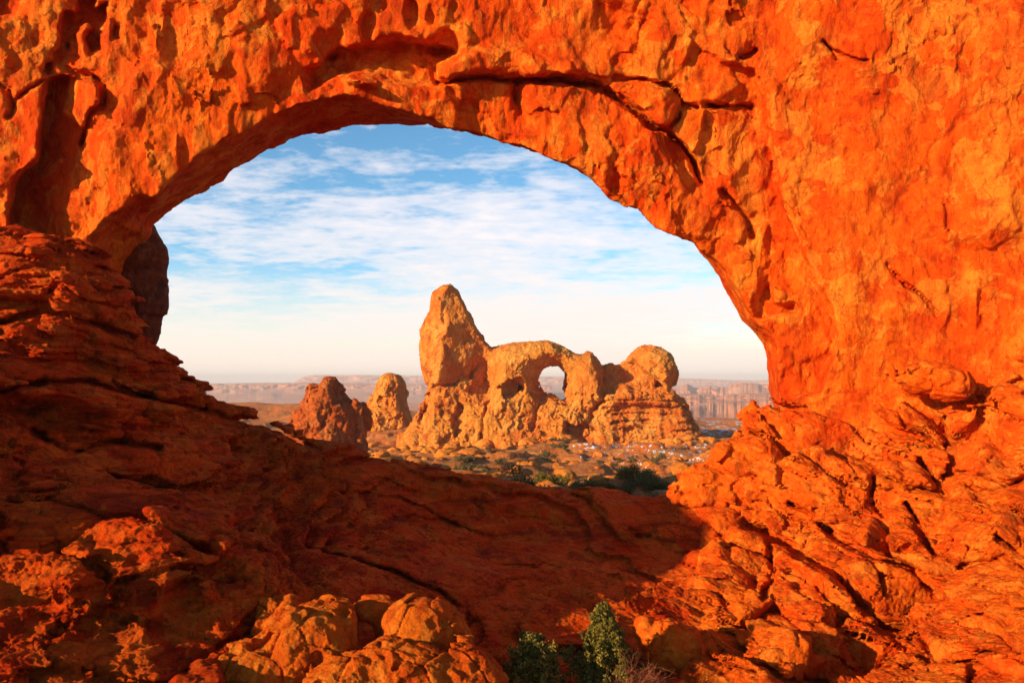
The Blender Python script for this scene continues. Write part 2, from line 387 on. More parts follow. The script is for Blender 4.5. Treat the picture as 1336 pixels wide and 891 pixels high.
# ================================================================== THE SLOPE UNDER THE ARCH (world height field + bedding and joints)
CP = [  # (px, py, distance): points on the rock floor, sill and outcrop
 (195,455,31),(235,478,31),(275,506,31),(330,536,31),(380,563,31),(440,583,31.5),(540,605,32),(640,623,32),(740,641,32),(820,646,32),(870,640,31.5),
 (905,618,31),(945,598,30.5),(985,565,30),(1008,528,30),(1060,530,30),(1120,538,29.5),(1180,535,29),(1240,515,28.5),(1300,495,27.5),(1336,482,27),(1450,470,25.5),
 (165,405,29.3),(130,350,28.6),(60,312,27.8),(0,305,27.5),(-100,300,27),
 (0,380,25),(90,385,25.4),(150,460,25.8),(0,470,22.3),(100,490,22.3),(200,530,24.8),(300,575,27.5),(-120,460,19.5),
 (0,560,18.5),(120,590,19.6),(230,605,22.3),(340,620,25.5),(470,645,27.5),(600,675,28.5),(720,690,28.5),(820,690,28.5),(890,680,28.5),
 (0,690,14.2),(150,715,13.9),(240,735,14.4),(320,765,15.6),(390,715,21),(520,750,21),(650,760,22),(780,770,22.5),(870,760,24),
 (0,850,12.2),(140,855,12.5),(250,850,13.1),(330,850,14.4),(420,850,15.6),(550,860,16.5),(700,870,17),(800,850,18.5),(870,830,19.5),(-150,800,12.6),
 (0,1000,10),(300,1000,12),(600,1000,13),(900,1000,13.5),(1200,1000,12.5),(1450,1000,11),
 (950,720,25.5),(1000,650,27.5),(1080,600,28.2),(1150,620,26.5),(1230,600,26),(1336,570,24.5),(1450,560,23),
 (1000,780,21),(1080,720,23),(1180,700,22.5),(1336,680,20),(1100,830,17.5),(1220,800,18),(1336,790,16.5),(950,860,17),(1100,900,15),(1336,900,13.5),(1450,800,15)]
cw = [W3(*c) for c in CP]; XY = [(a, b) for a, b, _ in cw]; ZZ = [c for _, _, c in cw]
for px, zb in ((-200, 0.5), (0, 0), (200, -1.5), (330, -4.2), (500, -6.5), (700, -7.6), (870, -7.8), (950, -7), (1080, -3.5), (1250, -2.5), (1450, -1)):   # falls away behind the sill
    XY.append(((px - CX) * 36 / F, 36.0)); ZZ.append(zb)
    XY.append(((px - CX) * 41 / F, 41.0)); ZZ.append(zb - 3.2)
for a, b_, c_ in ((-28, 16, -0.5), (-33, 24, 2.0), (-24, 10, -3.5), (-36, 32, 4.0), (-17, 8, -4.8)):      # the slope goes on beyond the mound, lower
    XY.append((a, b_)); ZZ.append(c_)
gev = tps(XY, ZZ, 0.05)
GX0, GY0, GS = -36.0, 7.0, 0.15; GW, GH = 480, 250
_ax, _ay = np.meshgrid(GX0 + GS * np.arange(GW), GY0 + GS * np.arange(GH))
GIMG = gev(np.stack([_ax.ravel(), _ay.ravel()], 1)).reshape(GH, GW).astype(f32)
_dy, _dx = np.gradient(GIMG, GS); GN = np.sqrt(1 + _dx ** 2 + _dy ** 2).astype(f32)
def gsamp(img, x, y): return bil(img, (x - GX0) / GS, (y - GY0) / GS)

def relief(features):
    """features: (kind, points, depth m, size px): positive depth cuts into the rock."""
    im = np.zeros(_gx.shape, f32)
    for kind, pts, dep, sz in features:
        if kind == 'crack':
            d = d_line(pts); im += dep * np.clip(1 - d / sz, 0, 1) ** 0.7
        elif kind == 'blob':
            (cx, cy), (rx, ry) = pts; r = np.sqrt(((_gx - cx) / rx) ** 2 + ((_gy - cy) / ry) ** 2); im += dep * np.clip((1 - r) * 2.2, 0, 1)
        elif kind == 'ramp':                                     # deepest on the first side, rising to nothing at the second
            x0, x1, pl = pts; im += dep * np.clip((x1 - _gx - (_gy - 200) * 0.05) / (x1 - x0), 0, 1) * (1 - sstep(-sz, sz, sd_poly(pl)))
        else:
            im += dep * (1 - sstep(-sz, sz, sd_poly(pts)))
    return im
RB = relief([
 ('crack', [(1008,528),(1064,534),(1109,549),(1150,561),(1190,569),(1236,582)], 0.9, 5),
 ('crack', [(973,683),(1013,703),(1054,728),(1089,744),(1119,784),(1150,814),(1175,822)], 1.3, 9),
 ('crack', [(1028,658),(1064,678),(1094,703),(1140,723),(1190,739),(1221,774)], 1.0, 7),
 ('crack', [(1079,587),(1140,615),(1190,635),(1236,647)], 0.9, 5),
 ('crack', [(1190,521),(1231,561),(1241,587)], 1.1, 9),
 ('crack', [(1200,602),(1215,622),(1231,642)], 0.9, 6),
 ('crack', [(1140,623),(1135,652),(1150,672)], 0.7, 5),
 ('crack', [(1180,652),(1200,690),(1220,723)], 0.8, 5),
 ('crack', [(1231,622),(1266,617),(1312,632),(1336,625)], 0.8, 5),
 ('crack', [(1300,700),(1330,720)], 0.7, 5), ('crack', [(1250,740),(1310,722),(1336,740)], 0.6, 4),
 ('crack', [(1000,690),(1010,745),(995,780)], 0.7, 6),
 ('crack', [(905,650),(950,662),(1000,690)], 0.5, 5),
 ('crack', [(180,400),(208,434),(245,452),(285,492)], 0.7, 5),
 ('crack', [(150,497),(190,520),(240,528),(300,545),(350,556),(420,590)], 0.7, 4),
 ('crack', [(0,420),(60,405),(120,420),(170,440)], 0.8, 6),
 ('crack', [(0,512),(60,500),(120,500),(200,520)], 0.9, 6),
 ('crack', [(40,560),(90,590),(150,575),(210,585)], 0.8, 7),
 ('crack', [(400,712),(520,745),(600,790)], 0.3, 3),
 ('crack', [(430,640),(520,650),(610,690),(640,700)], 0.25, 3),
 ('blob', [(235,820),(50,70)], 0.35, 0),
 ('blob', [(160,640),(60,30)], 0.2, 0), ('blob', [(60,540),(60,26)], 0.3, 0),
 
 ('crack', [(885,655),(935,640),(985,620)], 0.5, 5),
])
def base_field(p):
    x, y, z = p[:, 0], p[:, 1], p[:, 2]; px, py = proj(p)
    f = (z - gsamp(GIMG, x, y)) / gsamp(GN, x, y)
    near = np.abs(f) < 1.8
    if near.any():
        P = p[near]; X, Y, Z = P[:, 0], P[:, 1], P[:, 2]; qx, qy = px[near], py[near]
        wr = sstep(870, 960, qx + (qy - 700) * 0.15)          # right part: jointed blocks
        wl = 1 - sstep(250, 480, qx)                           # left part: ledges
        wrp = fbm(P, 0.22, 3, seed=2)
        wv = np.stack([wrp, fbm(P, 0.3, 3, seed=31), fbm(P, 0.3, 3, seed=32)], 1)
        t = Z + 0.24 * X - 0.14 * (1 - wl) * Y + 1.1 * wrp
        def beds(th, sd):
            q = t / th + sd; i = np.floor(q); fr = q - i
            hsh = _J[(i.astype(np.int32) * 37 + 11) & 32767][:, 0]
            prof = np.sqrt(np.clip(1 - (2 * fr - 1) ** 2, 0, 1)) ** 0.7
            return (prof - 0.8) * (0.5 + hsh) + (hsh - 0.5) * 0.9
        fade = np.clip(0.75 + 1.5 * fbm(P, 0.30, 2, seed=5, sc=(0.5, 0.5, 2)), 0, 1)
        bed = beds(1.5, 0.1) * 0.80 * (0.15 + 0.95 * wl) + beds(0.55, 0.3) * 0.52 * (0.85 + 0.4 * wl) + beds(0.21, 0.7) * 0.24 * (0.95 + 0.2 * wl)
        bed *= fade * (1 - 0.6 * wr)
        c_, s_ = math.cos(R(24)), math.sin(R(24))               # joint blocks lie along the dipping beds
        PB = np.stack([X * c_ - Z * s_, Y, X * s_ + Z * c_], 1).astype(f32) + 0.9 * wv
        blk = 0
        for fq, am, sd_ in ((0.28, 1.7, 3), (0.70, 0.80, 9), (1.9, 0.18, 14)):
            e1, e2, c2 = voronoi(PB, fq, sd_, (0.62, 0.9, 1.7))
            wd = 0.02 + 0.11 * np.clip(0.5 + 1.2 * fbm(P, fq * 0.9, 2, seed=sd_), 0, 1)
            blk = blk + (sstep(0, wd, e2 - e1) - 0.93) * am * 0.75 + (c2 - 0.5) * am * 0.8
        blk *= wr * (0.5 + 0.7 * np.clip(0.5 + fbm(P, 0.2, 2, seed=8), 0, 1))
        lump = fbm(P, 0.40, 3, seed=1) * 0.75 * (0.40 + 0.8 * wl + 0.3 * wr) + fbm(P, 1.4, 3, seed=4) * 0.16 * (0.5 + 0.9 * wl)
        v1, v2, v3 = voronoi(P + 0.4 * wv, 0.55, 21, (0.7, 0.9, 1.7)); lump = lump + wl * ((v3 - 0.5) * 0.55 + (sstep(0, 0.12, v2 - v1) - 0.9) * 0.25)
        rough = sstep(620, 720, qy) * (1 - sstep(250, 420, qx))
        lump = lump + rough * fbm(P, 0.8, 3, seed=6, ridge=True) * 0.45
        w1 = fbm(P, 0.9, 3, seed=61) * 9; w2 = fbm(P, 0.9, 3, seed=62) * 9
        f[near] += -(bed + blk + lump) + samp(RB, qx + w1, qy + w2) * 1.25
    f = np.maximum(f, y - 40.5); f = np.maximum(f, -(z + 13))
    return f
V, Q = nets(base_field, (-280, 1500), (230, 1020), (9.0, 41), 3.0, lip=1.5)
print('base', len(V), len(Q))
def scarps(P, freq, n, seed, sc=(1, 1, 1), w=0.82):
    """stepped noise: thin flakes with crisp broken edges"""
    q = fbm(P, freq, 4, 0.55, seed=seed, sc=sc) * n; fl = np.floor(q); return fl + sstep(w, 1.0, q - fl)
def rock_detail(V, Q, amp=1.0, freq=1.0, sub=1, seed=0, flake=0.4, sc=(1, 1, 1), rough=1.0):
    for _ in range(sub): V, Q = subdivide(V, Q)
    N = vnormals(V, Q)
    def d(P):
        return ((fbm(P, 2.6 * freq, 3, 0.6, seed=seed + 1) * 0.06 + fbm(P, 3.5 * freq, 3, 0.5, seed=seed + 2, ridge=True) * 0.03 + fbm(P, 9 * freq, 2, seed=seed + 3) * 0.022) * rough
                + (scarps(P, 0.55 * freq, 4, seed + 5, sc, 0.9) * 0.085 + scarps(P, 1.5 * freq, 3, seed + 6, sc, 0.88) * 0.035) * flake * np.clip(0.5 + 2.2 * fbm(P, 0.3 * freq, 2, seed=seed + 7), 0, 1)) * amp / freq
    return V + N * par(d, V)[:, None], Q
V, Q = rock_detail(V, Q, 1.0, 1.0, sc=(0.7, 0.8, 1.6), flake=0.5)
fc = V[Q].mean(1); fpx, fpy = proj(fc)
reg = np.where(fpx + (fpy - 700) * 0.15 > 915, 2, np.where((fpx + (fpy - 600) * 0.35 < 330), 0, 1))
def piece(mask, name, mat, label, cat, kind=None):
    v, q = compact(V, Q[mask]); org = v.mean(0); org[2] = v[:, 2].min()
    o = mk_mesh(name, v, q, mat, origin=tuple(float(a) for a in org)); return tag(o, label, cat, kind=kind)
piece(reg == 0, 'rock_mound', M_bed, 'tall mound of layered red sandstone ledges rising to the dark foot of the arch', 'rock mound')
piece(reg == 1, 'rock_floor', M_bed, 'smooth shaded sandstone saddle sloping below the arch opening', 'rock floor', 'structure')
piece(reg == 2, 'rock_outcrop', M_block, 'sunlit cracked blocky orange sandstone outcrop under the broad side of the arch', 'rock outcrop')

# ================================================================== THE ARCH (fin of rock with an opening)
BACK = [(145,520),(145,440),(158,360),(178,330),(198,318),(205,305),(200,295),(215,283),(245,262),(300,228),(340,205),(400,182),(460,169),(520,161),(560,162),(600,169),(650,178),(700,193),(740,206),(768,222),(790,242),(808,256),(838,268),(856,285),(875,296),(905,312),(925,338),(940,366),(954,392),(969,420),(985,436),(994,450),(1000,468),(1003,500),(1007,530),(1030,760),(250,760)]
FRONT = [(60,520),(50,400),(62,335),(84,312),(105,292),(125,278),(150,268),(177,247),(200,252),(232,222),(268,194),(313,174),(343,151),(404,133),(450,127),(500,135),(545,150),(600,168),(650,180),(700,196),(740,210),(765,226),(785,246),(800,261),(830,272),(845,285),(862,297),(888,309),(918,325),(944,342),(962,370),(976,394),(992,420),(1010,434),(1018,450),(1022,470),(1022,500),(1024,530),(1040,760),(60,760)]
SDB = sd_poly(BACK); SDF_ = sd_poly(FRONT)
DP = [(-200,0,30.5),(0,0,30),(100,100,29.9),(-100,250,29.5),(60,250,29.4),(200,150,30),(200,0,30),(400,60,30.6),(400,-150,30.5),(600,60,31),(600,120,31),(800,60,31),(800,200,31),(900,120,31),(930,270,31),(900,-100,30.5),(1000,60,30.2),(1000,400,30.8),(1010,520,30.5),(1100,100,29.6),(1100,300,29.7),(1100,500,29.6),(1200,50,29),(1200,300,29),(1220,480,28.9),(1336,0,28),(1336,250,27.8),(1336,450,28),(1480,200,26.3),(1480,500,26.5),(50,450,29.5),(200,400,30),(600,400,31),(600,700,31),(1250,650,28.6),(100,650,30),(600,-300,31),(0,-300,30),(1336,-300,28)]
DIMG = tps([(a / 100, b / 100) for a, b, _ in DP], [c for _, _, c in DP], 0.02)(np.stack([_gx.ravel() / 100, _gy.ravel() / 100], 1)).reshape(_gx.shape).astype(f32)
RWL = relief([
 ('ramp', (55, 150, [(58,108),(80,98),(125,100),(160,120),(165,330),(100,350),(30,330),(10,300),(14,262),(17,238),(34,222),(50,206),(57,153)]), 2.4, 3),
 ('poly', [(94,100),(134,108),(132,140),(112,175),(84,146),(94,128)], -0.9, 5),
 ('crack', [(78,85),(100,95),(120,97),(137,112),(133,135),(120,150),(112,170),(108,190)], 1.0, 5),
 ('poly', [(98,-10),(128,-14),(122,8),(142,2),(140,34),(128,44),(134,66),(116,72),(112,52),(120,36),(104,20)], 1.3, 4), ('poly', [(84,14),(104,18),(112,30),(98,44),(104,58),(92,60),(88,78),(70,86),(66,72),(80,52)], 1.2, 4), ('poly', [(86,62),(102,60),(104,74),(94,82)], 0.9, 3), ('poly', [(58,82),(68,80),(70,98),(60,104),(54,96)], 1.0, 3), ('poly', [(148,28),(160,30),(158,52),(146,50)], 0.6, 4), ('poly', [(0,-10),(30,-12),(22,20),(4,24),(-20,10)], 0.7, 5),
 ('crack', [(-10,105),(12,120),(20,140),(14,152)], 0.9, 5), ('crack', [(20,137),(35,118),(52,110)], 0.6, 4),
 ('poly', [(400,92),(440,66),(480,58),(520,50),(560,56),(600,68),(575,90),(572,112),(545,114),(500,108),(445,100),(405,114)], 1.3, 6),
 ('blob', [(475,104),(28,10)], -1.2, 0), ('blob', [(540,20),(12,24)], 0.6, 0), ('blob', [(580,60),(26,26)], 0.8, 0), ('blob', [(430,60),(26,24)], 0.5, 0), ('blob', [(480,40),(14,26)], 0.5, 0),
 ('crack', [(572,110),(590,106),(640,101),(700,104),(735,106),(775,110),(800,125),(830,148),(855,166),(872,174),(888,192),(902,212),(917,240)], 1.5, 6),
 ('crack', [(800,103),(845,104),(875,112),(889,130),(886,155),(872,172)], 1.0, 4),
 ('poly', [(800,103),(850,106),(878,114),(886,132),(882,155),(868,168),(835,145),(805,122)], -0.5, 6),
 ('poly', [(858,166),(880,178),(906,205),(920,242),(898,250),(886,222),(868,192)], 0.9, 5),
 ('poly', [(560,70),(640,60),(700,75),(760,80),(800,100),(700,100),(640,97),(580,104)], -0.7, 10),
 ('poly', [(670,104),(682,104),(676,145),(668,135)], 1.0, 4), ('crack', [(590,118),(600,135),(625,142)], 0.5, 6),
 ('poly', [(780,0),(815,10),(850,30),(830,60),(790,50)], 0.5, 12),
 ('crack', [(1075,52),(1088,66),(1108,76),(1132,84)], 0.7, 2.8), ('crack', [(1084,62),(1090,78)], 0.6, 3),
 ('crack', [(893,136),(912,139)], 0.9, 5), ('crack', [(922,137),(948,137)], 1.0, 5), ('crack', [(955,140),(982,141)], 0.9, 4),
 ('crack', [(942,245),(960,268),(985,308)], 0.7, 4), ('crack', [(963,75),(985,66)], 0.7, 4),
 ('crack', [(1158,345),(1168,360),(1182,370),(1200,380),(1212,395),(1222,412)], 0.5, 2.6), ('crack', [(1282,378),(1278,398),(1275,425)], 0.4, 2.4),
 ('crack', [(1230,268),(1232,290),(1238,302)], 0.35, 2.4), 
 ('poly', [(1190,262),(1260,258),(1330,240),(1336,300),(1290,318),(1240,322),(1200,300)], -0.35, 14),
 ('ramp', (1085, 840, [(985,95),(1004,180),(1020,260),(1045,322),(1068,370),(1088,405),(1092,440),(1070,515),(985,530),(900,330),(850,200),(900,60)]), 1.1, 4),
 ('poly', [(984,388),(1004,372),(1014,398),(1036,398),(1040,408),(1000,418),(984,422)], 0.8, 4),

 ('poly', [(1005,300),(1030,330),(1040,380),(1005,372),(990,390)], 0.4, 6),
])
def wall_field(p):
    x, y, z = p[:, 0], p[:, 1], p[:, 2]; px, py = proj(p)
    D = samp(DIMG, px, py); T = 5.2
    t = np.clip((y - D) / T, -0.1, 1.1)
    fo = -(samp(SDF_, px, py) * (1 - t) + samp(SDB, px, py) * t) * y / F
    f = np.maximum(np.maximum(D - y, y - D - T), fo)
    near = np.abs(f) < 2.6
    if near.any():
        P = p[near]; qx, qy = px[near], py[near]; d0 = D[near]; Y = y[near]
        rgt = sstep(930, 1080, qx); smooth = 1 - 0.62 * rgt
        lump = fbm(P, 0.18, 3, seed=11, sc=(1, 1, 0.7)) * 1.0 * smooth + fbm(P, 0.8, 3, 0.5, seed=12, sc=(1.2, 1, 0.45)) * 0.20 * smooth + scarps(P, 0.15, 4, 17, (1.1, 1, 0.8), 0.92) * 0.17 * smooth + scarps(P, 0.33, 3, 18, (1.2, 1, 0.6), 0.92) * 0.07
        rid = fbm(P, 0.55, 3, seed=13, ridge=True, sc=(1.2, 1.0, 0.45)) * 0.22 * smooth
        d1, d2, ci = voronoi(P + 0.6 * lump[:, None], 0.42, 5, (1, 0.6, 0.8))
        fl = (ci - 0.5) * 0.42 * smooth * sstep(0.0, 0.10, d2 - d1)
        w1 = fbm(P, 0.7, 4, 0.6, seed=63) * 10; w2 = fbm(P, 0.7, 4, 0.6, seed=64) * 10
        fr = d0 + samp(RWL, qx + w1, qy + w2) - Y - (lump + rid + fl)
        fb = Y - d0 - 5.2 - lump
        fo2 = fo[near] + 0.28 * fbm(P, 0.7, 3, seed=15) + 0.10 * fl - 0.05
        f[near] = smax(smax(fr, fo2, 0.10), fb, 0.5)
    f = np.maximum(f, z - 24.5); f = np.maximum(f, -(z + 9)); f = np.maximum(f, np.abs(x + 1 * 0) * 1.0 - 36)
    return f
V, Q = nets(wall_field, (-280, 1520), (-285, 700), (22.5, 39), 3.0, lip=1.7)
print('wall', len(V), len(Q))
V, Q = rock_detail(V, Q, 0.85, 0.8, seed=20, sc=(1.1, 1.0, 0.7), flake=0.6, rough=0.5)
fc = V[Q].mean(1); fpx, fpy = proj(fc)
arch = tag(empty('rock_arch', (0.0, 31.0, -6.0)), 'huge natural sandstone arch framing the open sky above the saddle', 'rock arch')
reg = np.where(fpx < 170, 0, np.where(fpx > 1000 , 2, 1))
for k, nm in ((0, 'pillar'), (1, 'arch_span'), (2, 'pillar')):
    v, q = compact(V, Q[reg == k]); mk_mesh(nm, v, q, M_wall, parent=arch)
del V, Q

# rock fin added out of view, its outline shaped to shade the saddle (it stands some 30 m to the side of the viewpoint)
ca, sa = math.cos(R(SUN_AZ)), math.sin(R(SUN_AZ))
nS, nF = 90, 40
ss, ff = np.meshgrid(np.linspace(-33, -16.0, nS), np.linspace(0, math.pi, nF))
hh = np.interp(ss, [-33, -31.5, -30, -28, -26, -24, -22, -19, -17.6, -17.2, -16.8], [-8, 2, 6.0, 6.9, 7.9, 8.7, 8.8, 7.4, 5.6, 3, -8])
ao = 25 + 2.6 * np.cos(ff); zo = -10 + (hh + 10) * np.sin(ff) ** 0.55
FV = np.stack([ca * ss - sa * ao, -sa * ss - ca * ao, zo], -1).reshape(-1, 3).astype(f32)
FV = FV + (fbm(FV, 0.3, 4, seed=44) * 1.0)[:, None] * np.array([0.6, 0.6, 0.5], f32)
fo_ = FV.mean(0); fo_[2] = -10
tag(mk_mesh('rock_fin', FV, grid_faces(nF, nS), M_wall, origin=tuple(float(a) for a in fo_)), 'unseen rock fin added beside the viewpoint to throw the long shade over the saddle', 'rock fin')

xs_, zs_ = np.meshgrid(np.linspace(-80, -25.5, 110), np.linspace(0, 2 * math.pi, 90))
top_ = 23 + 2 * np.sin(xs_ * 0.2) - 10 * np.clip((-72 - xs_) / 8, 0, 1)
V2 = np.stack([xs_, 33.2 + 3.0 * np.cos(zs_), 7 + (top_ - 7) * np.sign(np.sin(zs_)) * np.abs(np.sin(zs_)) ** 0.5], -1).reshape(-1, 3).astype(f32)
V2 = V2 + (fbm(V2, 0.22, 4, seed=46) * 1.6)[:, None] * np.array([0.3, 1.0, 0.4], f32)
tag(mk_mesh('rock_fin', V2, grid_faces(90, 110)[:, ::-1], M_wall, origin=(-55.0, 33.0, -10.0)), 'long sandstone fin running on from the layered side of the arch', 'rock fin')

# ================================================================== BOULDERS
def blob_field(ells, namp=0.16, nfreq=1.6, seed=0, pit=0.0, k=0.12, floor=None):
    E = [(np.array(W3(px, py, d), f32), np.array([rx * d / F, ry_ * 1.0, rz * d / F], f32), R(a)) for px, py, d, rx, ry_, rz, a in ells]
    def f(p):
        out = None
        for c, r, a in E:
            q = p - c; x = q[:, 0] * math.cos(a) + q[:, 2] * math.sin(a); z = -q[:, 0] * math.sin(a) + q[:, 2] * math.cos(a)
            g = np.sqrt((x / r[0]) ** 2 + (q[:, 1] / r[1]) ** 2 + (z / r[2]) ** 2 + 1e-9)
            v = (g - 1) * r.min()
            out = v if out is None else smin(out, v, k)
        near = np.abs(out) < 1.2
        if near.any():
            P = p[near]; n = fbm(P, nfreq * 0.5, 3, seed=seed) * namp * 1.3 + fbm(P, nfreq * 2, 3, seed=seed + 1, ridge=True) * namp * 0.35
            d1, d2, ci = voronoi(P + 0.25 * n[:, None], nfreq * 0.7, seed + 5, jit=1.0); n = n + ((ci - 0.5) * 1.2 + (sstep(0, 0.06, d2 - d1) - 0.9) * 0.4) * namp
            if pit:
                d1, d2, ci = voronoi(P, nfreq * 1.3, seed, jit=1.0); n = n - pit * np.clip(1 - d1 / 0.32, 0, 1) ** 0.5 * (ci > 0.55)
            out[near] = out[near] - n
        return out
    return f
def boulder(name, label, cat, ells, box, dr, mat, step=2.0, amp=0.5, freq=2.0, **kw):
    v, q = nets(blob_field(ells, **kw), (box[0], box[2]), (box[1], box[3]), dr, step, lip=1.6)
    v, q = rock_detail(v, q, amp, freq, seed=40)
    org = v.mean(0); org[2] = v[:, 2].min()
    o = mk_mesh(name, v, q, mat, origin=tuple(float(a) for a in org)); return tag(o, label, cat)
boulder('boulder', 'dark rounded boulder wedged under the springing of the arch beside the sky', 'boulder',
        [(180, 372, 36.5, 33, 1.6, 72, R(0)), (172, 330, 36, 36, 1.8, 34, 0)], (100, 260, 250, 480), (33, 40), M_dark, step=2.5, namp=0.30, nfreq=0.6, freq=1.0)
boulder('boulder', 'big pitted lit boulder with a rounded crown above the junipers', 'boulder',
        [(548, 826, 14.6, 52, 0.75, 46, -0.25), (575, 838, 14.8, 34, 0.6, 30, -0.5), (520, 826, 14.5, 22, .5, 28, 0)], (450, 740, 680, 960), (13, 16.5), M_bould, namp=0.11, nfreq=1.8, pit=0.16)
boulder('boulder', 'small wedge shaped lit boulder with a pointed tip leaning on the pitted one', 'boulder',
        [(490, 795, 15.2, 34, 0.35, 16, 0.15), (500, 812, 15.2, 15, 0.35, 22, 0.2)], (430, 750, 560, 860), (14, 17), M_bould, namp=0.06, nfreq=2.5)
boulder('rock_outcrop', 'low knobbly lit sandstone outcrop holding the two boulders up', 'rock outcrop',
        [(400, 850, 14.0, 62, 0.9, 52, 0.5), (340, 895, 13.5, 60, 0.8, 50, 0.4), (430, 815, 14.3, 30, .5, 26, 0.8), (520, 885, 13.6, 70, 0.9, 42, 0.1), (600, 890, 13.8, 46, 0.8, 34, -0.3), (455, 900, 13.2, 60, .8, 40, 0), (350, 800, 14.8, 24, .4, 18, 0.3)],
        (240, 740, 700, 1010), (11.5, 16.5), M_bould, namp=0.22, nfreq=1.7, pit=0.25)
boulder('boulder', 'squat angular boulder perched at the foot of the broad bright wall', 'boulder',
        [(1205, 492, 27.6, 34, 0.9, 20, 0.1), (1228, 500, 27.4, 26, 0.9, 20, -0.2)], (1140, 440, 1280, 550), (26, 30), M_wall, step=2.5, namp=0.30, nfreq=1.0, freq=1.2)
boulder('boulder', 'rounded boulder on the sill corner overlooking the snowy valley', 'boulder',
        [(958, 603, 29.6, 34, 0.9, 26, 0.1), (985, 600, 29.6, 30, 1.0, 30, -0.2)], (900, 540, 1060, 680), (28, 32), M_block, step=2.5, namp=0.32, nfreq=1.0, freq=1.2)
boulder('boulder', 'lumpy boulder at the end of the sill between deep shade and sunlight', 'boulder',
        [(918, 632, 29.4, 36, 0.8, 24, 0.0), (960, 640, 29.2, 36, .9, 28, 0)], (860, 580, 1040, 700), (27.5, 32), M_block, step=2.5, namp=0.36, nfreq=1.2, freq=1.2)
boulder('boulder', 'bright cracked boulder beside the leafless bush at the edge of the shade', 'boulder',
        [(880, 845, 17.4, 42, 0.7, 34, -0.3), (838, 822, 17.6, 12, 0.3, 16, 0)], (800, 780, 960, 920), (16, 19), M_block, namp=0.14, nfreq=1.8, pit=0.1)

# ================================================================== DESERT FLOOR out to the horizon
PY_ = np.array([-400, -60, 0, 30, 42, 60, 100, 150, 200, 280, 400, 560, 760, 1100, 1800, 3000, 6000, 40000], float)
PZ_ = np.array([-12, -9.5, -9, -9, -10.2, -11.6, -14.5, -18.3, -21.3, -25, -26, -27, -38, -75, -130, -170, -190, -190], float)
def ground_z(x, y):
    x = np.asarray(x, f32); y = np.asarray(y, f32)
    r = np.where(y > 0, y, y); z = np.interp(r, PY_, PZ_)
    px = x / np.maximum(y, 20) * F + CX
    P = np.stack([x, y, 0 * x], 1).astype(f32)
    a = sstep(35, 120, r)
    z = z + par(lambda p: fbm(p, 0.02, 4, seed=51), P) * 3.2 * a + (par(lambda p: fbm(p, 0.10, 4, seed=52), P) * 1.5 + par(lambda p: scarps(p, 0.03, 7, 54, (1, 0.5, 1)), P) * 0.9) * sstep(35, 70, r) * (1 - 0.6 * sstep(300, 500, r))
    z = z + par(lambda p: fbm(p, 0.003, 3, seed=53), P) * 12 * sstep(500, 1500, r)
    # rise of the plateau seen to the side of the spires, and the dark slope beyond the formation
    z = z + 7.5 * sstep(420, 560, y) * (1 - sstep(620, 900, y)) * (1 - sstep(430, 560, px))
    z = z - 6 * sstep(300, 420, y) * sstep(860, 930, px) * (1 - sstep(700, 1200, y))
    return z
ys = np.concatenate([np.linspace(-400, 30, 30), np.exp(np.linspace(math.log(31), math.log(18000), 760))])
us = np.concatenate([np.linspace(-6, -0.62, 30), np.linspace(-0.6, 0.6, 520), np.linspace(0.62, 6, 30)])
Ug, Yg = np.meshgrid(us, ys); Xg = np.clip(Ug * np.maximum(Yg, 60), -18000, 18000)
gz = ground_z(Xg.ravel(), Yg.ravel())
GV = np.stack([Xg.ravel(), Yg.ravel(), gz], 1)
mg, nt, b = new_mat('desert_soil'); q = NB(nt)
n1 = q.noise(0.015, 6, 0.6, dist=0.6); n2 = q.noise(0.12, 7, 0.65, dist=0.4); n3 = q.noise(0.9, 5, 0.6)
c = q.mix(q.ramp(n2, 0.42, 0.60), (0.62, 0.15, 0.030, 1), (0.55, 0.22, 0.06, 1))
c = q.mix(q.ramp(n1, 0.50, 0.62, 0, 0.5), c, (0.36, 0.13, 0.035, 1))
c = q.mix(q.ramp(n3, 0.56, 0.68, 0, 0.7), c, (0.11, 0.08, 0.025, 1))
c = q.mix(q.ramp(q.noise(0.35, 6, 0.7), 0.55, 0.64, 0, 0.8), c, (0.76, 0.27, 0.06, 1))
q.set(b.inputs['Base Color'], c); b.inputs['Roughness'].default_value = 0.95; b.inputs['Specular IOR Level'].default_value = 0.1
nr = q.bump(q.noise(0.4, 8, 0.65), 1.0, 1.4); nr = q.bump(q.noise(2.5, 5, 0.7), 0.8, 0.3, nr); nt.links.new(nr, b.inputs['Normal'])
tag(mk_mesh('ground', GV, grid_faces(len(ys), len(us)), mg), 'red desert floor dotted with scrub running out to the horizon', 'ground', kind='structure')

# snow lying in the shade beyond the formation: raised sheets that break through the soil surface
def snow(name, px0, px1, y0, y1, thr, seed, label, freq=0.85):
    yy = np.exp(np.linspace(math.log(y0), math.log(y1), 260)); pp = np.linspace(px0, px1, 400)
    A, Y = np.meshgrid(pp, yy); X = (A - CX) * Y / F; P = np.stack([X.ravel(), Y.ravel(), 0 * X.ravel()], 1).astype(f32)
    n = par(lambda p: fbm(p, freq, 5, 0.6, seed=seed, sc=(1, 0.45, 1)), P)
    ex = np.minimum(np.minimum((A - px0) / (px1 - px0), (px1 - A) / (px1 - px0)), np.minimum((Y - y0) / (y1 - y0), (y1 - Y) / (y1 - y0))).ravel()
    h = np.clip((n - thr) * 1.0 - 0.5 * np.clip(1 - ex * 6, 0, 1), -0.5, 0.10)
    z = ground_z(X.ravel(), Y.ravel()) + h
    o = mk_mesh(name, np.stack([X.ravel(), Y.ravel(), z], 1), grid_faces(260, 400), M_snow); return tag(o, label, 'snow', kind='stuff')
